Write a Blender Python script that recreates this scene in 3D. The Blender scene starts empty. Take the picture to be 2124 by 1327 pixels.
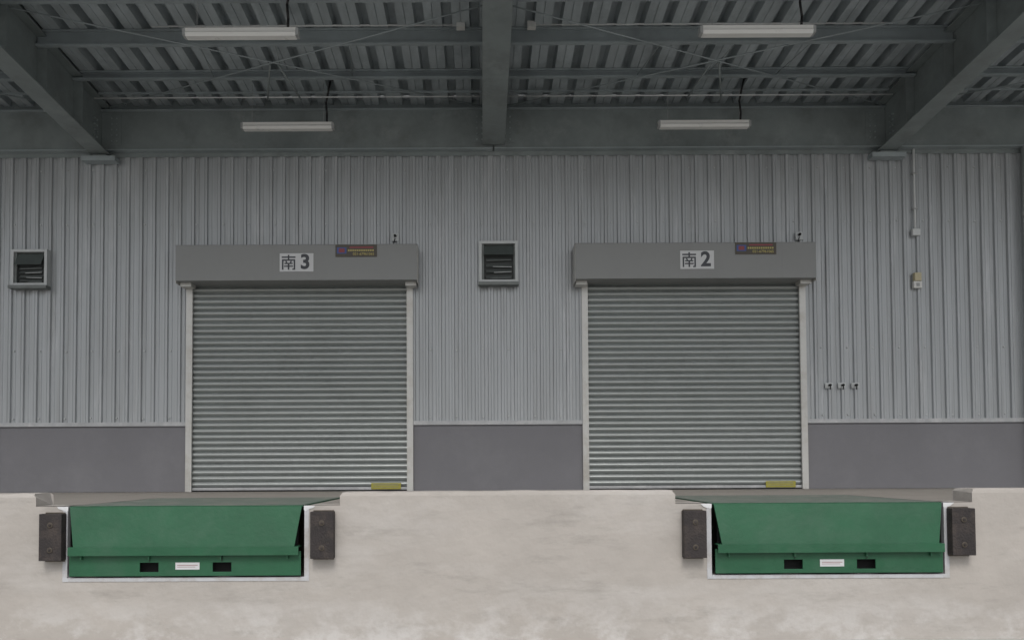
import bpy, bmesh, math, random
from mathutils import Matrix, Vector
random.seed(7)
scene = bpy.context.scene
D2R = math.radians

# ------------------------------------------------------------------ materials
def mat(name, col, rough=0.6, metal=0.0, var=0.12, scale=3.0, stretch=(1,1,1), bump=0.0, bscale=60.0,
        dirt=None, dirt_amt=0.0, dirt_scale=1.5, dirt_stretch=(1,1,1), dirt2=None, dirt2_amt=0.0, dirt2_scale=3.0, dirt2_stretch=(1,1,1), bdist=0.02, lo2=0.55, hi2=0.68, base_fx=None, base_z=(-1.16,-0.75), specks=None):
    m = bpy.data.materials.new(name); m.use_nodes = True
    nt = m.node_tree; N = nt.nodes; L = nt.links
    b = N['Principled BSDF']
    b.inputs['Roughness'].default_value = rough
    b.inputs['Metallic'].default_value = metal
    tc = N.new('ShaderNodeTexCoord')
    mp = N.new('ShaderNodeMapping'); mp.inputs['Scale'].default_value = stretch
    L.new(tc.outputs['Object'], mp.inputs['Vector'])
    n = N.new('ShaderNodeTexNoise'); n.inputs['Scale'].default_value = scale
    n.inputs['Detail'].default_value = 8; n.inputs['Roughness'].default_value = 0.65
    L.new(mp.outputs[0], n.inputs['Vector'])
    mr = N.new('ShaderNodeMapRange')
    mr.inputs['From Min'].default_value = 0.25; mr.inputs['From Max'].default_value = 0.75
    mr.inputs['To Min'].default_value = 1-var; mr.inputs['To Max'].default_value = 1+var
    L.new(n.outputs['Fac'], mr.inputs['Value'])
    vm = N.new('ShaderNodeVectorMath'); vm.operation = 'SCALE'
    vm.inputs[0].default_value = col
    L.new(mr.outputs[0], vm.inputs['Scale'])
    out = vm.outputs[0]
    def layer(out, colr, amt, sc, st, loc, lo, hi, zfade=None):
        mp2 = N.new('ShaderNodeMapping'); mp2.inputs['Scale'].default_value = st
        mp2.inputs['Location'].default_value = loc
        L.new(tc.outputs['Object'], mp2.inputs['Vector'])
        n2 = N.new('ShaderNodeTexNoise'); n2.inputs['Scale'].default_value = sc
        n2.inputs['Detail'].default_value = 10; n2.inputs['Roughness'].default_value = 0.7
        L.new(mp2.outputs[0], n2.inputs['Vector'])
        m2 = N.new('ShaderNodeMapRange')
        m2.inputs['From Min'].default_value = lo; m2.inputs['From Max'].default_value = hi
        m2.inputs['To Min'].default_value = 0; m2.inputs['To Max'].default_value = amt
        L.new(n2.outputs['Fac'], m2.inputs['Value'])
        fac = m2.outputs[0]
        if zfade:
            sp = N.new('ShaderNodeSeparateXYZ'); L.new(tc.outputs['Object'], sp.inputs[0])
            m4 = N.new('ShaderNodeMapRange'); m4.inputs['From Min'].default_value=zfade[0]; m4.inputs['From Max'].default_value=zfade[1]
            m4.inputs['To Min'].default_value=1; m4.inputs['To Max'].default_value=0
            L.new(sp.outputs[2], m4.inputs['Value'])
            mu = N.new('ShaderNodeMath'); mu.operation='MULTIPLY'
            L.new(fac, mu.inputs[0]); L.new(m4.outputs[0], mu.inputs[1]); fac = mu.outputs[0]
        mx = N.new('ShaderNodeMix'); mx.data_type = 'RGBA'
        L.new(fac, mx.inputs[0]); L.new(out, mx.inputs[6])
        mx.inputs[7].default_value = (*colr, 1)
        return mx.outputs[2]
    if dirt is not None: out = layer(out, dirt, dirt_amt, dirt_scale, dirt_stretch, (3.1,7.7,1.3), 0.48, 0.72)
    if dirt2 is not None: out = layer(out, dirt2, dirt2_amt, dirt2_scale, dirt2_stretch, (13.1,2.7,8.3), lo2, hi2)
    if base_fx is not None: out = layer(out, base_fx, 0.8, 2.2, (1,1,1.3), (5.1,9.7,2.3), 0.47, 0.60, base_z)
    if specks is not None: out = layer(out, specks, 0.8, 9.0, (0.5,1,1), (1.1,4.7,6.3), 0.71, 0.76)
    L.new(out, b.inputs['Base Color'])
    mr3 = N.new('ShaderNodeMapRange')
    mr3.inputs['To Min'].default_value = max(0.05, rough-0.12); mr3.inputs['To Max'].default_value = min(1, rough+0.12)
    L.new(n.outputs['Fac'], mr3.inputs['Value']); L.new(mr3.outputs[0], b.inputs['Roughness'])
    if bump > 0:
        n3 = N.new('ShaderNodeTexNoise'); n3.inputs['Scale'].default_value = bscale
        n3.inputs['Detail'].default_value = 6
        L.new(tc.outputs['Object'], n3.inputs['Vector'])
        bp = N.new('ShaderNodeBump'); bp.inputs['Strength'].default_value = bump
        bp.inputs['Distance'].default_value = bdist
        L.new(n3.outputs['Fac'], bp.inputs['Height']); L.new(bp.outputs[0], b.inputs['Normal'])
    return m

M = {}
M['clad'] = mat('cladding_paint', (0.395,0.415,0.43), 0.38, 0.2, 0.12, 1.2, (5,1,0.25), dirt=(0.23,0.23,0.225), dirt_amt=0.4, dirt_scale=2.0, dirt_stretch=(6,1,0.3), dirt2=(0.62,0.63,0.645), dirt2_amt=0.35, dirt2_scale=1.3, dirt2_stretch=(4,1,0.5))
M['dado'] = mat('dado_paint', (0.185,0.184,0.198), 0.75, 0, 0.08, 1.3, bump=0.12, bscale=90, dirt=(0.25,0.25,0.26), dirt_amt=0.35)
M['flash'] = mat('flashing_metal', (0.40,0.41,0.42), 0.4, 0.2, 0.15, 6, dirt=(0.8,0.8,0.79), dirt_amt=0.4, dirt_scale=4)
M['shut'] = mat('shutter_slats_paint', (0.37,0.395,0.39), 0.35, 0.45, 0.06, 2, (1,1,9), dirt=(0.24,0.26,0.25), dirt_amt=0.25, dirt_scale=2)
M['jamb'] = mat('jamb_aluminium', (0.55,0.55,0.53), 0.4, 0.2, 0.1, 3, (1,1,0.5), dirt=(0.34,0.30,0.25), dirt_amt=0.6, dirt_scale=3)
M['boxp'] = mat('shutter_hood_paint', (0.245,0.252,0.25), 0.5, 0.05, 0.05, 1.0, dirt=(0.19,0.19,0.185), dirt_amt=0.3)
M['steel'] = mat('galvanised_green_steel', (0.235,0.268,0.268), 0.5, 0.2, 0.16, 2.5, dirt=(0.14,0.148,0.142), dirt_amt=0.55, dirt_scale=2.0, dirt2=(0.37,0.40,0.405), dirt2_amt=0.4, dirt2_scale=1.6)
M['purlin'] = mat('purlin_steel', (0.34,0.385,0.40), 0.45, 0.25, 0.14, 2.5, dirt=(0.20,0.22,0.22), dirt_amt=0.5)
M['deck'] = mat('roof_deck_metal', (0.42,0.465,0.485), 0.4, 0.25, 0.28, 1.6, (3,0.6,1), dirt=(0.19,0.22,0.235), dirt_amt=0.75, dirt_scale=1.4)
M['pipe'] = mat('conduit_white', (0.6,0.62,0.62), 0.45, 0.1, 0.1)
M['white'] = mat('white_plastic', (0.66,0.66,0.64), 0.4, 0, 0.04)
M['lamp'] = mat('lamp_diffuser', (0.75,0.75,0.73), 0.3, 0, 0.04)
M['grey'] = mat('grey_plastic', (0.35,0.36,0.36), 0.5, 0, 0.06)
M['black'] = mat('black_cable', (0.012,0.012,0.013), 0.5, 0, 0.1)
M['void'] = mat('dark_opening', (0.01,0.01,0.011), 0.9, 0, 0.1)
M['louv'] = mat('louvre_metal', (0.10,0.118,0.113), 0.5, 0.2, 0.15, 8)
M['louv2'] = mat('louvre_blade_metal', (0.15,0.165,0.16), 0.45, 0.2, 0.25, 8)
M['vback'] = mat('vent_back_metal', (0.05,0.056,0.055), 0.6, 0.1, 0.2, 8)
M['vent'] = mat('vent_frame_metal', (0.47,0.49,0.49), 0.45, 0.2, 0.12, 6)
M['plaster'] = mat('dock_plaster', (0.425,0.396,0.365), 0.92, 0, 0.12, 1.1, (1,1,1.6), bump=0.6, bscale=9, bdist=0.018, dirt=(0.51,0.487,0.462), dirt_amt=0.85, dirt_scale=0.9, dirt_stretch=(0.7,1,2.2), dirt2=(0.32,0.30,0.275), dirt2_amt=0.6, dirt2_scale=1.5, dirt2_stretch=(0.8,1,3.5), base_fx=(0.60,0.585,0.57), specks=(0.20,0.185,0.165))
M['floor'] = mat('platform_concrete', (0.27,0.25,0.225), 0.85, 0, 0.12, 2, bump=0.2, bscale=40)
M['ground'] = mat('yard_concrete', (0.42,0.41,0.39), 0.9, 0, 0.10, 0.6, bump=0.3, bscale=30, dirt=(0.30,0.29,0.27), dirt_amt=0.4)
M['green'] = mat('leveler_green_paint', (0.015,0.098,0.045), 0.55, 0, 0.20, 2.2, bump=0.14, bscale=25, dirt=(0.05,0.12,0.075), dirt_amt=0.55, dirt_scale=2.5, specks=(0.16,0.2,0.17))
M['deckp'] = mat('leveler_deck_dusty_paint', (0.14,0.17,0.145), 0.8, 0, 0.2, 3, bump=0.2, bscale=60, dirt=(0.25,0.235,0.21), dirt_amt=0.9, dirt_scale=3)
M['frame'] = mat('pit_frame_white', (0.50,0.51,0.53), 0.55, 0, 0.1, 8, dirt=(0.33,0.29,0.25), dirt_amt=0.7, dirt_scale=6)
M['splash'] = mat('white_paint_splash', (0.68,0.69,0.70), 0.6, 0, 0.05)
M['rubber'] = mat('bumper_rubber', (0.030,0.025,0.025), 0.75, 0, 0.3, 6, bump=0.4, bscale=60, dirt=(0.11,0.085,0.07), dirt_amt=0.5, dirt_scale=7)
M['bolt'] = mat('bolt_steel', (0.10,0.085,0.07), 0.5, 0.6, 0.2, 20)
M['signw'] = mat('sign_white', (0.60,0.61,0.62), 0.45, 0, 0.03)
M['ink'] = mat('sign_ink', (0.065,0.07,0.08), 0.6, 0, 0.05)
M['stick'] = mat('sticker_brown', (0.075,0.065,0.05), 0.5, 0, 0.15, 20)
M['red'] = mat('sticker_red', (0.25,0.05,0.06), 0.5, 0, 0.1)
M['blue'] = mat('sticker_blue', (0.05,0.09,0.28), 0.5, 0, 0.1)
M['yel'] = mat('sticker_yellow', (0.42,0.36,0.12), 0.5, 0, 0.1)
M['plate'] = mat('label_yellow', (0.33,0.30,0.05), 0.5, 0, 0.15, 20)
M['beige'] = mat('beige_plastic', (0.5,0.45,0.3), 0.5, 0, 0.05)
M['bldg'] = mat('building_panel', (0.42,0.43,0.44), 0.6, 0, 0.08)

# ------------------------------------------------------------------ mesh builder
class MB:
    def __init__(s, name, mats):
        s.name=name; s.mats=mats; s.v=[]; s.f=[]; s.mi=[]; s.sm=[]
    def quad(s, pts, m=None, smooth=False):
        i=len(s.v); s.v+= [tuple(p) for p in pts]; s.f.append(tuple(range(i,i+len(pts)))); s.mi.append(s.mats.index(m)if m else 0); s.sm.append(smooth)
    def box(s, x0,x1,y0,y1,z0,z1, m=None, slope=0.0):
        i=len(s.v)
        for x in (x0,x1):
            for y in (y0,y1):
                for z in (z0,z1):
                    s.v.append((x,y,z-slope*y))
        for q in ((0,1,3,2),(4,6,7,5),(0,4,5,1),(2,3,7,6),(0,2,6,4),(1,5,7,3)):
            s.f.append(tuple(i+k for k in q)); s.mi.append(s.mats.index(m) if m else 0); s.sm.append(False)
    def prism(s, pts, axis, a, b, m=None, smooth=False, cap=True):
        def P(p,t):
            return {0:(t,p[0],p[1]),1:(p[0],t,p[1]),2:(p[0],p[1],t)}[axis]
        i=len(s.v); n=len(pts); mi=s.mats.index(m) if m else 0
        s.v += [P(p,a) for p in pts]+[P(p,b) for p in pts]
        for k in range(n):
            s.f.append((i+k,i+(k+1)%n,i+n+(k+1)%n,i+n+k)); s.mi.append(mi); s.sm.append(smooth)
        if cap:
            s.f.append(tuple(i+k for k in range(n))[::-1]); s.mi.append(mi); s.sm.append(False)
            s.f.append(tuple(i+n+k for k in range(n))); s.mi.append(mi); s.sm.append(False)
    def cyl(s, p0, p1, r, m=None, n=10):
        p0=Vector(p0); p1=Vector(p1); d=(p1-p0).normalized()
        u=d.orthogonal().normalized(); w=d.cross(u)
        i=len(s.v); mi=s.mats.index(m) if m else 0
        for p in (p0,p1):
            for k in range(n):
                a=2*math.pi*k/n; s.v.append(tuple(p+u*math.cos(a)*r+w*math.sin(a)*r))
        for k in range(n):
            s.f.append((i+k,i+(k+1)%n,i+n+(k+1)%n,i+n+k)); s.mi.append(mi); s.sm.append(True)
        s.f.append(tuple(i+k for k in range(n))[::-1]); s.mi.append(mi); s.sm.append(False)
        s.f.append(tuple(i+n+k for k in range(n))); s.mi.append(mi); s.sm.append(False)
    def path(s, pts, r, m=None, n=8):
        for a,b in zip(pts[:-1],pts[1:]): s.cyl(a,b,r,m,n)
    def done(s, parent=None, bevel=0):
        me=bpy.data.meshes.new(s.name); me.from_pydata(s.v,[],s.f)
        for k in s.mats: me.materials.append(M[k])
        for p,mi,sm in zip(me.polygons,s.mi,s.sm): p.material_index=mi; p.use_smooth=sm
        bm=bmesh.new(); bm.from_mesh(me); bmesh.ops.recalc_face_normals(bm, faces=bm.faces); bm.to_mesh(me); bm.free()
        o=bpy.data.objects.new(s.name,me); scene.collection.objects.link(o)
        if parent: o.parent=parent
        if bevel:
            b=o.modifiers.new('bevel','BEVEL'); b.width=bevel; b.segments=2; b.limit_method='ANGLE'; b.angle_limit=D2R(40)
        return o

def empty(name, parent=None):
    e=bpy.data.objects.new(name,None); scene.collection.objects.link(e)
    if parent: e.parent=parent
    return e

def text(name, body, x, y, z, size, m, parent, bold=0.0, align='CENTER', sx=1.0):
    c=bpy.data.curves.new(name,'FONT'); c.body=body; c.size=size; c.align_x=align; c.align_y='CENTER'
    c.extrude=0.0008; c.offset=bold
    o=bpy.data.objects.new(name,c); scene.collection.objects.link(o)
    o.location=(x,y,z); o.rotation_euler=(D2R(90),0,0); o.scale=(sx,1,1); c.materials.append(M[m]); o.parent=parent
    return o

GZ=-1.16      # yard level; platform floor = 0
DY=-4.63      # dock face
XL,XR=-14.0,14.4

# ------------------------------------------------------------------ ground
g=MB('ground',['ground'])
g.quad([(-600,-900,GZ),(600,-900,GZ),(600,900,GZ),(-600,900,GZ)]); g.done()

# ------------------------------------------------------------------ dock platform
pits=[(-3.585,-1.485),(1.915,3.985)]
PB=-0.64
d=MB('loading_dock_platform',['plaster','floor'])
xs=[XL,pits[0][0],pits[0][1],pits[1][0],pits[1][1],XR]
PBACK=DY+2.0
for k,(a,b) in enumerate(zip(xs[:-1],xs[1:])):
    if k%2==0:
        d.quad([(a,DY,GZ),(b,DY,GZ),(b,DY,0),(a,DY,0)],'plaster')
        d.quad([(a,DY,0),(b,DY,0),(b,0.04,0),(a,0.04,0)],'floor')
    else:
        d.quad([(a,DY,GZ),(b,DY,GZ),(b,DY,PB),(a,DY,PB)],'plaster')
        d.quad([(a,DY,PB),(b,DY,PB),(b,PBACK,PB),(a,PBACK,PB)],'floor')
        d.quad([(a,PBACK,PB),(b,PBACK,PB),(b,PBACK,0),(a,PBACK,0)],'floor')
        d.quad([(a,DY,PB),(a,PBACK,PB),(a,PBACK,0),(a,DY,0)],'floor')
        d.quad([(b,DY,PB),(b,PBACK,PB),(b,PBACK,0),(b,DY,0)],'floor')
        d.quad([(a,PBACK,0),(b,PBACK,0),(b,0.04,0),(a,0.04,0)],'floor')
for x in (XL,XR):
    d.quad([(x,DY,GZ),(x,0,GZ),(x,0,0),(x,DY,0)],'plaster')
def kerb(a,b):
    n=max(2,int((b-a)/0.12)); H=0.113; W=0.30
    rows=[]
    for i in range(n+1):
        x=a+(b-a)*i/n
        j=random.uniform(-0.004,0.004)+0.003*math.sin(x*1.7)
        e0=0.02 if i in(0,) else 0; e1=0.02 if i==n else 0
        xt=x+(e0 if i==0 else 0)-(e1 if i==n else 0)
        rows.append([(x,DY,0.0),(x,DY,H*0.7),(xt,DY+0.006,H-0.012+j),(xt,DY+0.022,H+j),(xt,DY+W-0.02,H+j*0.5),(x,DY+W,H-0.02),(x,DY+W,0.0)])
    for i in range(n):
        for q in range(6):
            d.quad([rows[i][q],rows[i+1][q],rows[i+1][q+1],rows[i][q+1]],'plaster')
    d.quad(rows[0],'plaster'); d.quad(rows[-1],'plaster')
kerb(XL,-3.82); kerb(-1.22,1.65); kerb(4.19,XR)
for a,b in ((-3.80,-3.60),(-1.47,-1.235),(1.665,1.90),(4.0,4.17)):
    n=8
    P=[(a+(b-a)*i/n,DY+0.25+random.uniform(-0.05,0.06),0.004) for i in range(n+1)]
    d.quad([(a,DY+0.002,0.004)]+[(b,DY+0.002,0.004)]+P[::-1],'plaster')
d.done()

# ------------------------------------------------------------------ dock levelers
def leveler(cx, w):
    a=cx-w/2; b=cx+w/2
    e=MB('dock_leveler',['green','frame','void','signw','red','black','deckp','splash'])
    yf=DY+0.005
    e.box(a,b,yf,PBACK-0.02,-0.012,0.001,'green')
    e.box(a+0.004,b-0.004,yf+0.03,PBACK-0.024,0.0015,0.003,'deckp')
    e.box(a+0.01,a+0.02,yf+0.3,PBACK-0.05,-0.10,-0.013,'green')
    e.box(b-0.02,b-0.01,yf+0.3,PBACK-0.05,-0.10,-0.013,'green')
    e.cyl((a+0.01,yf+0.012,-0.020),(b-0.01,yf+0.012,-0.020),0.016,'green')
    t=0.02
    P=[(a+0.005,0.0),(b-0.005,0.0),(b-0.06,-0.35),(a+0.06,-0.35)]
    def yy(z): return yf-0.02+z*0.14
    F=[(x,yy(z),z-0.006) for x,z in P]; B=[(x,yy(z)+t,z-0.006) for x,z in P]
    e.quad(F,'green'); e.quad(B[::-1],'green')
    for k in range(4): e.quad([F[k],F[(k+1)%4],B[(k+1)%4],B[k]],'green')
    e.box(a+0.02,b-0.02,yf-0.075,yf+0.03,-0.352,-0.343,'green')
    e.box(a+0.02,b-0.02,yf-0.085,yf-0.075,-0.415,-0.343,'green')
    y0,y1=yf-0.03,yf-0.018; zt,zb=-0.416,-0.592
    hz0,hz1=-0.558,-0.478
    L1=(cx-0.385,cx-0.225); L2=(cx+0.235,cx+0.395)
    e.box(a+0.01,b-0.01,y0,y1,hz1,zt+0.03,'green'); e.box(a+0.01,b-0.01,y0,y1,zb,hz0,'green')
    for s0,s1 in ((a+0.01,L1[0]),(L1[1],L2[0]),(L2[1],b-0.01)): e.box(s0,s1,y0,y1,hz0,hz1,'green')
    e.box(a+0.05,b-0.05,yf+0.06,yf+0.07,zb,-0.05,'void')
    for gx in (a+0.12,cx-0.30,cx+0.31,b-0.12): e.box(gx-0.006,gx+0.006,y0-0.03,y0-0.001,-0.45,-0.416,'green')
    e.box(cx-0.08,cx+0.125,y0-0.004,y0-0.001,-0.538,-0.478,'signw')
    e.box(cx-0.065,cx+0.11,y0-0.0055,y0-0.0042,-0.503,-0.499,'red')
    e.box(cx-0.065,cx+0.09,y0-0.0055,y0-0.0042,-0.517,-0.514,'red')
    e.cyl((cx-0.30,y0-0.012,-0.416),(cx-0.296,y0-0.012,-0.47),0.003,'black',6)
    e.cyl((cx+0.32,y0-0.012,-0.416),(cx+0.316,y0-0.012,-0.47),0.003,'black',6)
    fy0,fy1=DY-0.006,DY+0.05
    e.box(a-0.056,a-0.016,fy0,fy1,-0.64,-0.002,'frame')
    e.box(b+0.016,b+0.056,fy0,fy1,-0.64,-0.002,'frame')
    e.box(a-0.016,b+0.016,fy0,fy1,-0.64,-0.608,'frame')
    for x0,s in ((a-0.012,-1),(b+0.012,1)):
        pts=[(x0,0.0),(x0,-0.035)]
        for q in range(5): pts.append((x0+s*(0.012+0.018*q+random.uniform(-.004,.004)),-0.042+0.007*q+random.uniform(-0.006,0.006)))
        pts.append((x0+s*0.095,0.0))
        e.quad([(x,fy0-0.002,z-0.002) for x,z in pts],'splash')
    e.done(bevel=0.002)
leveler(-2.533,1.99); leveler(2.948,1.955)

def bumper(x0,x1,z1):
    e=MB('dock_bumper',['rubber','bolt'])
    e.box(x0,x1,DY-0.10,DY-0.012,z1-0.395,z1,'rubber')
    e.box(x0+0.01,x1-0.01,DY-0.012,DY-0.001,z1-0.41,z1+0.01,'bolt')
    cx=(x0+x1)/2
    for z in (z1-0.095,z1-0.305):
        e.cyl((cx,DY-0.108,z),(cx,DY-0.101,z),0.024,'bolt',16)
        e.cyl((cx,DY-0.116,z),(cx,DY-0.108,z),0.012,'rubber',6)
    e.done(bevel=0.008)
bumper(-3.742,-3.552,-0.058); bumper(-1.455,-1.258,-0.050)
bumper(1.70,1.89,-0.058); bumper(3.962,4.158,-0.048)

# ------------------------------------------------------------------ warehouse building
W=empty('warehouse_building')
body=MB('building_body',['bldg'])
body.box(XL,XR,0.06,24,GZ,8.2); body.done(W)
doors=[(-4.12,-0.955),(1.40,4.525)]
dd=MB('dado_wall',['dado','flash'])
for a,b in ((XL,doors[0][0]),(doors[0][1],doors[1][0]),(doors[1][1],XR)):
    dd.box(a,b,-0.02,0.058,0.003,0.93,'dado')
    dd.box(a,b,-0.045,0.03,0.931,0.972,'flash')
    dd.box(a,b,-0.049,-0.046,0.915,0.965,'flash')
dd.box(-6.79,-6.745,-0.05,-0.021,0.003,0.93,'dado')
dd.done(W)
cl=MB('corrugated_cladding',['clad'])
Pd=0.1825; ph=-6.622
prof=[]
k0=int((XL-ph)/Pd)-1; k1=int((XR-ph)/Pd)+1
for k in range(k0,k1+1):
    c=ph+k*Pd
    prof+=[(c-0.042,0.0),(c-0.034,-0.034),(c-0.006,-0.034),(c,-0.028),(c+0.006,-0.034),(c+0.034,-0.034),(c+0.042,0.0)]
    prof+=[(c+0.085,0.0),(c+0.0913,-0.005),(c+0.0975,0.0)]
prof=[p for p in prof if XL<=p[0]<=XR]
def yat(x):
    for p,q in zip(prof[:-1],prof[1:]):
        if p[0]<=x<=q[0]: return p[1]+(q[1]-p[1])*(x-p[0])/(q[0]-p[0]+1e-9)
    return 0
for e in [x for dr in doors for x in dr]: prof.append((e,yat(e)))
prof.sort()
def strip(prof,zb,zt,dy):
    for p,q in zip(prof[:-1],prof[1:]):
        mx=(p[0]+q[0])/2
        z0=zb
        if any(a<mx<b for a,b in doors): z0=max(zb,3.0)
        if z0>=zt: continue
        cl.quad([(p[0],p[1]+dy,z0),(q[0],q[1]+dy,z0),(q[0],q[1]+dy,zt),(p[0],p[1]+dy,zt)])
strip(prof,0.96,3.735,0.0)
strip(prof,3.715,8.2,-0.004)
cl.done(W)
sc=MB('cladding_screws',['vent'])
for zz in (1.03,1.97,3.755,4.52):
    for k in range(k0+1,k1):
        if k%2: continue
        x=ph+(k+0.35)*Pd+random.uniform(-0.01,0.01)
        if any(a-0.05<x<b+0.05 for a,b in doors) and zz<3.5: continue
        z=zz+random.uniform(-0.008,0.008)
        sc.cyl((x,-0.018,z),(x,0.0,z),0.013,None,6)
sc.done(W)

# ------------------------------------------------------------------ roller shutters
def shutter(a,b,ja,jb,ba,bb):
    o=MB('roller_shutter_door',['shut','jamb','boxp','flash','plate','void'])
    p=0.0826; n=35; pts=[]
    for k in range(n):
        z=0.06+k*p; off=random.uniform(-0.001,0.001); tilt=random.uniform(-0.0015,0.0015)
        pts.append((0.018+off,z)); pts.append((0.008+off,z+0.004))
        for q in range(1,10):
            t=q/10
            y=-0.023*math.sin(math.pi*t)**0.8+tilt*(t-0.5)
            pts.append((y+off,z+0.006+t*(p-0.016)))
        pts.append((0.008+off,z+p-0.006)); pts.append((0.018+off,z+p-0.002))
    i=len(o.v)
    for (y,z) in pts: o.v+= [(a,y,z),(b,y,z)]
    for k in range(len(pts)-1):
        o.f.append((i+2*k,i+2*k+1,i+2*k+3,i+2*k+2)); o.mi.append(0); o.sm.append(False)
    o.box(a,b,-0.03,0.02,0.006,0.058,'flash')
    o.box(a,b,-0.036,-0.031,0.006,0.02,'void')
    for x0,x1,s in ((ja,a+0.01,1),(b-0.01,jb,-1)):
        o.box(x0,x1,-0.075,-0.035,0.002,2.95,'jamb')
        xo = x0 if s>0 else x1-0.022
        o.box(xo,xo+0.022,-0.034,0.05,0.002,2.95,'jamb')
    z0,z1=2.877,3.358; yf=-0.38
    o.box(ba,bb,yf,-0.036,z0,z1,'boxp')
    o.box(ba-0.006,bb+0.006,yf-0.004,-0.036,z1+0.001,z1+0.008,'boxp')
    for x in (ba+0.02,bb-0.17): o.box(x,x+0.15,-0.25,-0.06,z0-0.05,z0-0.001,'jamb')
    for f in (0.4,0.86): o.box(ba+(bb-ba)*f,ba+(bb-ba)*f+0.002,yf-0.0015,yf-0.0002,z0,z1,'boxp')
    o.box(bb+0.001,bb+0.006,yf+0.02,-0.037,z0-0.03,z1,'jamb')
    o.box(ba-0.006,ba-0.001,yf+0.02,-0.037,z0-0.03,z1,'jamb')
    o.box(b-0.51,b-0.095,-0.040,-0.037,0.025,0.112,'plate')
    for zz in (0.05,0.075,0.092): o.box(b-0.48,b-0.13,-0.0415,-0.0405,zz,zz+0.004,'boxp')
    return o.done()
s1=shutter(-4.045,-1.035,-4.12,-0.957,-4.165,-0.877)
s2=shutter(1.475,4.45,1.40,4.525,1.285,4.562)

def numsign(cx,cz,num):
    o=MB('door_number_sign',['signw','ink'])
    yf=-0.3815
    o.box(cx-0.23,cx+0.23,yf-0.004,yf-0.002,cz-0.125,cz+0.125,'signw')
    S=0.20; X=cx-0.208; Z=cz-0.10
    def st(u0,v0,u1,v1,w,k):
        p=Vector((u0,v0)); q=Vector((u1,v1)); dn=(q-p).normalized(); nn=Vector((-dn.y,dn.x))*w/2
        y=yf-0.0055-k*0.00025
        o.quad([(X+c.x*S,y,Z+c.y*S) for c in (p+nn,q+nn,q-nn,p-nn)],'ink')
    w=0.105; k=0
    for s_ in ((0.03,0.86,0.97,0.86,w),(0.5,0.66,0.5,1.02,w),
               (0.05,0.66,0.95,0.66,w),(0.10,0.0,0.10,0.70,w),(0.90,0.02,0.90,0.70,w),(0.76,0.035,0.94,0.035,w*0.9),
               (0.31,0.60,0.38,0.47,w*0.85),(0.69,0.60,0.62,0.47,w*0.85),
               (0.22,0.43,0.78,0.43,w*0.85),(0.20,0.24,0.80,0.24,w*0.85),(0.5,0.0,0.5,0.43,w)):
        st(*s_,k); k+=1
    ob=o.done()
    text('numeral',num,cx+0.118,yf-0.0055,cz,0.275,'ink',ob,0.009)
numsign(-2.515,3.118,'3'); numsign(2.94,3.128,'2')

def sticker(x0,x1,z0,z1):
    o=MB('company_sticker',['stick','red','blue','yel'])
    yf=-0.3855
    o.box(x0,x1,yf-0.002,yf,z0,z1,'stick')
    o.box(x0+0.02,x0+0.15,yf-0.0032,yf-0.0022,z0+0.045,z1-0.035,'blue')
    o.box(x0+0.045,x0+0.125,yf-0.0044,yf-0.0034,z0+0.06,z1-0.05,'red')
    o.box(x0+0.19,x1-0.05,yf-0.0032,yf-0.0022,z1-0.045,z1-0.025,'red')
    x=x0+0.17
    while x<x1-0.04:
        o.box(x,x+0.022,yf-0.0032,yf-0.0022,z1-0.088,z1-0.064,'yel'); x+=0.03
    ob=o.done()
    text('phone_number','021-67961065',(x0+x1)/2+0.10,yf-0.0045,z0+0.038,0.05,'yel',ob,0.0006)
sticker(-1.985,-1.42,3.19,3.355); sticker(3.46,4.02,3.198,3.362)

# ------------------------------------------------------------------ vents
def vent(x0,x1,z0,z1,flap):
    o=MB('wall_vent',['vent','louv','void','louv2','vback'])
    y0,y1=-0.13,-0.036; t=0.038
    o.box(x0,x0+t,y0,y1,z0,z1,'vent'); o.box(x1-t,x1,y0,y1,z0,z1,'vent')
    o.box(x0+t,x1-t,y0,y1,z1-t,z1,'vent'); o.box(x0+t,x1-t,y0,y1,z0,z0+t,'vent')
    o.box(x0-0.012,x1+0.012,y0-0.05,y1,z0-0.045,z0-0.002,'louv2')
    o.box(x0+t,x1-t,-0.040,-0.037,z0+t,z1-t,'vback')
    i0,i1=x0+t+0.06,x1-t-0.05
    o.box(x0+t+0.001,x0+t+0.03,-0.10,-0.041,z0+t,z1-t,'louv2'); o.box(x1-t-0.02,x1-t-0.001,-0.10,-0.041,z0+t,z1-t,'louv2')
    H=z1-z0-2*t
    zf=z1-t-H*flap
    n=4
    for k in range(n):
        zc=z0+t+0.02+k*(zf-z0-t-0.01)/n
        dz=0.045; tw=random.uniform(-0.010,0.010)
        o.quad([(i0,-0.095,zc),(i1,-0.095,zc+tw),(i1,-0.05,zc+dz+tw),(i0,-0.05,zc+dz)],'louv2')
        xx=i0+random.uniform(0.0,0.12)
        o.quad([(xx,-0.096,zc-0.002),(i1,-0.096,zc-0.002+tw),(i1,-0.096,zc+0.006+tw),(xx,-0.096,zc+0.006)],'vent' if k in (1,2) else 'louv2')
    A=[(i0-0.03,-0.06,z1-t-0.004),(i1+0.02,-0.06,z1-t-0.004),(i1+0.02,-0.17,zf),(i0-0.03,-0.17,zf)]
    B=[(x,y+0.006,z-0.004) for x,y,z in A]
    o.quad(A,'louv'); o.quad(B,'louv')
    for k in range(4): o.quad([A[k],A[(k+1)%4],B[(k+1)%4],B[k]],'louv')
    o.done(bevel=0.0015)
vent(-6.55,-6.045,2.875,3.385,0.42); vent(-0.03,0.51,2.89,3.47,0.32)

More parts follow.
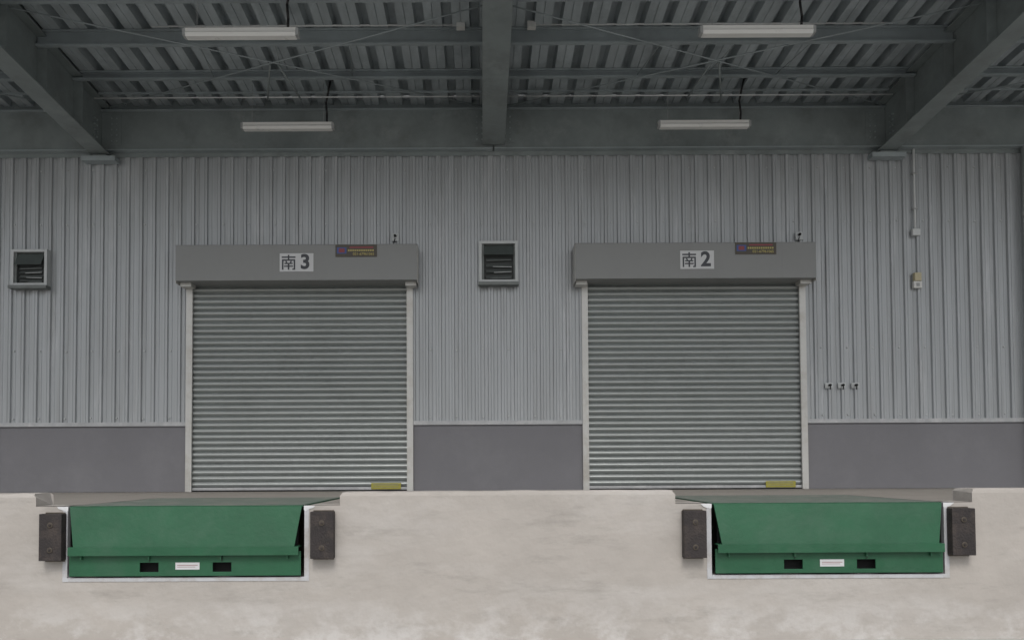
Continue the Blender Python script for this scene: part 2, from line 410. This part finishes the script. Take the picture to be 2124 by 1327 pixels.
# ------------------------------------------------------------------ canopy
S=0.067; CE=-4.75; DZ=5.425
C=empty('loading_bay_canopy')
dk=MB('roof_deck',['deck'])
pp=[]; pd=0.325; x=XL+0.02
while x<XR-0.4:
    pp+=[(x,0),(x+0.095,0),(x+0.10,0.012),(x+0.105,0),(x+0.205,0),(x+0.220,0.14),(x+0.310,0.14)]; x+=pd
pp.append((x,0))
ys=[-0.03,-1.6,-3.2,CE]
for p,q in zip(pp[:-1],pp[1:]):
    for ya,yb in zip(ys[:-1],ys[1:]):
        dk.quad([(p[0],ya,DZ+0.003+p[1]-S*ya),(q[0],ya,DZ+0.003+q[1]-S*ya),(q[0],yb,DZ+0.003+q[1]-S*yb),(p[0],yb,DZ+0.003+p[1]-S*yb)])
dk.quad([(XL,-0.03,DZ+0.17),(XR,-0.03,DZ+0.17),(XR,CE,DZ+0.17-S*CE),(XL,CE,DZ+0.17-S*CE)])
dk.done(C)
raf=[(-5.32,4.70,0.26),(0.18,4.80,0.31),(5.68,4.70,0.26),(-10.82,4.70,0.26),(11.18,4.70,0.26)]
rf=MB('rafters',['steel','purlin'])
for cx,zb,w in raf:
    zt=DZ-0.012
    rf.box(cx-w/2,cx+w/2,CE,-0.16,zb,zb+0.018,'steel',slope=S)
    rf.box(cx-w/2,cx+w/2,CE,-0.02,zt-0.05,zt-0.035,'steel',slope=S)
    rf.box(cx-0.007,cx+0.007,CE,-0.03,zb+0.019,zt-0.051,'steel',slope=S)
    if zb<4.75:
        rf.box(cx-w/2,cx+w/2,-0.159,-0.042,zb,zb+0.018,'steel',slope=S)
        rf.box(cx-0.235,cx+0.235,-0.20,-0.039,zb-0.095,zb-0.03,'purlin')
        rf.box(cx-0.10,cx+0.10,-0.16,-0.04,zb-0.029,zb+0.003,'steel')
    for ys_ in (-0.95,-1.88,-2.75,-3.65):
        for sgn in (-1,1):
            a=cx+sgn*0.008; b=cx+sgn*(w/2-0.01)
            rf.box(min(a,b),max(a,b),ys_+0.02,ys_+0.032,zb+0.02,zt-0.052,'steel',slope=S)
    for r_ in range(2):
        for q in range(5):
            for sgn in (-1,1):
                rf.cyl((cx+sgn*0.008,-0.28-0.08*r_,zb+0.12+0.08*q),(cx+sgn*0.03,-0.28-0.08*r_,zb+0.12+0.08*q),0.012,'purlin',6)
rf.done(C)
gd=MB('wall_girder',['steel','purlin','flash'])
rx=sorted(r[0] for r in raf)
edges=[XL]+rx+[XR]
for a,b in zip(edges[:-1],edges[1:]):
    a2=a+0.012; b2=b-0.012
    gd.box(a2,b2,-0.155,-0.036,4.762,4.778,'purlin'); gd.box(a2,b2,-0.155,-0.036,5.325,5.34,'purlin')
    gd.box(a2,b2,-0.115,-0.10,4.779,5.324,'steel')
    for ex,s in ((a2,1),(b2,-1)):
        x0=ex+s*0.16
        gd.box(min(ex+s*0.13,x0+s*0.12),max(ex+s*0.13,x0+s*0.12),-0.124,-0.116,4.85,5.27,'steel')
        for q in range(5):
            for r_ in range(2):
                gd.cyl((x0+s*0.07*r_-s*0.01,-0.138,4.90+0.08*q),(x0+s*0.07*r_-s*0.01,-0.124,4.90+0.08*q),0.011,'purlin',6)
gd.box(XL,XR,-0.0415,-0.0385,4.70,5.5,'steel')
gd.done(C)
pu=MB('purlins',['purlin','steel'])
for (yc,h) in ((-0.95,0.11),(-1.88,0.19),(-2.74,0.19),(-3.65,0.19),(-4.6,0.25)):
    for a,b in zip(edges[:-1],edges[1:]):
        a2=a+0.16; b2=b-0.16
        zt=DZ-S*yc
        pu.box(a2-0.14,b2+0.14,yc,yc+0.008,zt-h,zt,'purlin')
        pu.box(a2-0.14,b2+0.14,yc-0.055,yc-0.001,zt-h,zt-h+0.006,'purlin')
        pu.box(a2-0.14,b2+0.14,yc-0.055,yc-0.001,zt-0.006,zt,'purlin')
        pu.box(a2-0.14,b2+0.14,yc-0.058,yc-0.055,zt-h,zt-h+0.022,'purlin')
        pu.box(a2-0.14,b2+0.14,yc-0.058,yc-0.055,zt-0.022,zt,'purlin')
pu.done(C)
br=MB('bracing_rods',['steel','purlin'])
for a,b in zip(rx[:-1],rx[1:]):
    zz=5.27
    br.cyl((a+0.14,-0.3,zz+S*0.3),(b-0.14,-2.7,zz+S*2.7-0.05),0.009,'purlin',6)
    br.cyl((b-0.14,-0.3,zz+S*0.3),(a+0.14,-2.7,zz+S*2.7-0.05),0.009,'purlin',6)
    br.cyl((a+0.14,-2.8,zz+S*2.8),(b-0.14,-4.6,zz+S*4.6-0.05),0.009,'purlin',6)
    br.cyl((b-0.14,-2.8,zz+S*2.8),(a+0.14,-4.6,zz+S*4.6-0.05),0.009,'purlin',6)
    m=(a+b)/2
    for t in (-0.9,0.9,0.0):
        br.cyl((m+t,-0.95,5.40),(m+t+0.12,-1.88,5.36),0.006,'steel',6)
    for sgn in (-1,1):
        br.cyl((m+sgn*0.05,-1.45,5.34),(m+sgn*0.22,-0.9,5.14),0.012,'steel',6)
    br.box(a+0.14,b-0.14,-0.52,-0.50,5.395,5.42,'purlin')
br.done(C)
fa=MB('canopy_fascia',['steel'])
fa.box(XL,XR,CE-0.02,CE-0.001,5.45,5.95); fa.done(C)
cd=MB('ceiling_conduit',['pipe','white'])
for xa,xb in ((-3.9,-0.22),(0.60,4.9)):
    cd.cyl((xa,-1.97,5.565),(xb,-1.97,5.565),0.012,'pipe')
cd.box(-0.28,-0.18,-2.03,-1.94,5.51,5.58,'white'); cd.box(0.56,0.66,-2.03,-1.94,5.51,5.58,'white')
cd.cyl((-5.15,-0.7,5.26),(0.0,-0.7,5.26),0.009,'pipe'); cd.cyl((0.36,-0.7,5.26),(5.5,-0.7,5.26),0.009,'pipe')
cd.done(C)

# ------------------------------------------------------------------ fluorescent lights
def lamp(cx,y,z,cs):
    o=MB('fluorescent_light',['lamp','grey','black'])
    L=0.62
    o.prism([(y-0.045,z-0.045),(y+0.045,z-0.045),(y+0.06,z-0.01),(y+0.05,z+0.01),(y-0.05,z+0.01),(y-0.06,z-0.01)],0,cx-L+0.03,cx+L-0.03,'lamp')
    o.box(cx-L+0.02,cx+L-0.02,y-0.05,y+0.05,z+0.011,z+0.045,'lamp')
    for s in (-1,1):
        x0=cx+s*(L-0.03); x1=cx+s*L
        o.box(min(x0,x1)+0.001*s,max(x0,x1)+0.001*s,y-0.052,y+0.052,z-0.035,z+0.04,'grey')
    top=5.47-S*y
    for dx in (-0.48,0.48): o.cyl((cx+dx,y,z+0.045),(cx+dx,y,top),0.003,'grey',6)
    x=cx+cs
    pts=[(x,y,z+0.045),(x+0.005,y-0.01,z+0.16),(x-0.01,y,z+0.32),(x+0.01,y,z+0.42),(x+0.05,y-0.02,top-0.02),(x+0.10,y-0.02,top)]
    o.path(pts,0.014,'black')
    o.done()
lamp(-2.57,-2.9,4.99,0.50); lamp(2.98,-2.9,4.99,0.48); lamp(-2.58,-0.64,4.885,0.52); lamp(2.99,-0.64,4.885,0.49)

# ------------------------------------------------------------------ small wall fittings
def socket(x,z):
    o=MB('cable_hook',['vent','void'])
    o.box(x-0.055,x+0.055,-0.045,-0.035,z-0.035,z+0.04,'vent')
    o.cyl((x,-0.10,z+0.005),(x,-0.045,z+0.005),0.016,'void',10)
    o.cyl((x,-0.10,z+0.005),(x-0.012,-0.10,z-0.06),0.008,'void',8)
    o.done()
for x in (4.845,5.025,5.21): socket(x,1.435)
for x,z in ((-1.205,3.555),(4.46,3.545)):
    o=MB('door_sensor',['vent','void'])
    o.box(x-0.05,x+0.05,-0.05,-0.039,z-0.06,z+0.05,'vent')
    o.cyl((x,-0.09,z+0.01),(x,-0.05,z+0.01),0.018,'void',12)
    o.path([(x,-0.06,z-0.02),(x-0.02,-0.06,z-0.09),(x-0.03,-0.06,z-0.2)],0.006,'void')
    o.done()
o=MB('electrical_conduit',['pipe','grey'])
o.cyl((6.085,-0.06,3.62),(6.085,-0.06,4.76),0.016,'pipe'); o.box(6.03,6.14,-0.10,-0.039,3.53,3.62,'pipe')
for z in (3.9,4.4): o.box(6.05,6.12,-0.078,-0.039,z,z+0.02,'grey')
o.done(bevel=0.003)
o=MB('switch_box',['white','beige','grey'])
o.box(6.035,6.15,-0.09,-0.036,2.79,2.885,'white'); o.box(6.045,6.14,-0.10,-0.036,2.89,3.005,'beige')
o.box(6.07,6.115,-0.098,-0.0905,2.815,2.86,'grey'); o.done(bevel=0.003)
o=MB('drain_pipe',['vent'])
o.cyl((7.62,-0.12,0.002),(7.62,-0.12,4.76),0.055,'vent',16)
for z in (0.6,2.2,3.8): o.cyl((7.62,-0.12,z),(7.62,-0.12,z+0.05),0.062,'vent',16)
o.done()

# ------------------------------------------------------------------ light
w=bpy.data.worlds.new('World'); scene.world=w; w.use_nodes=True
nt=w.node_tree; bg=nt.nodes['Background']
sky=nt.nodes.new('ShaderNodeTexSky'); sky.sky_type='NISHITA'; sky.sun_disc=False
sky.sun_elevation=D2R(48); sky.sun_rotation=D2R(180); sky.air_density=1.0; sky.dust_density=3.0
hs=nt.nodes.new('ShaderNodeHueSaturation'); hs.inputs['Saturation'].default_value=0.34
nt.links.new(sky.outputs[0],hs.inputs['Color']); nt.links.new(hs.outputs[0],bg.inputs['Color'])
bg.inputs['Strength'].default_value=0.14
sl=bpy.data.lights.new('sun','SUN'); sl.energy=1.0; sl.angle=D2R(20); sl.color=(1,0.97,0.92)
so=bpy.data.objects.new('sun',sl); scene.collection.objects.link(so); so.rotation_euler=(D2R(42),0,0); so.location=(0,-20,20)

# ------------------------------------------------------------------ camera
cam=bpy.data.cameras.new('camera'); co=bpy.data.objects.new('camera',cam); scene.collection.objects.link(co)
cam.sensor_width=36; cam.sensor_fit='HORIZONTAL'; cam.lens=30.22
cam.shift_x=0.0292; cam.shift_y=0.1151; cam.clip_start=0.1; cam.clip_end=2000
co.matrix_world=Matrix.Translation((0,-12,0.311)) @ Matrix.Rotation(D2R(92),4,'X') @ Matrix.Rotation(D2R(-0.28),4,'Z')
scene.camera=co
scene.view_settings.view_transform='Standard'; scene.view_settings.look='None'; scene.view_settings.exposure=0
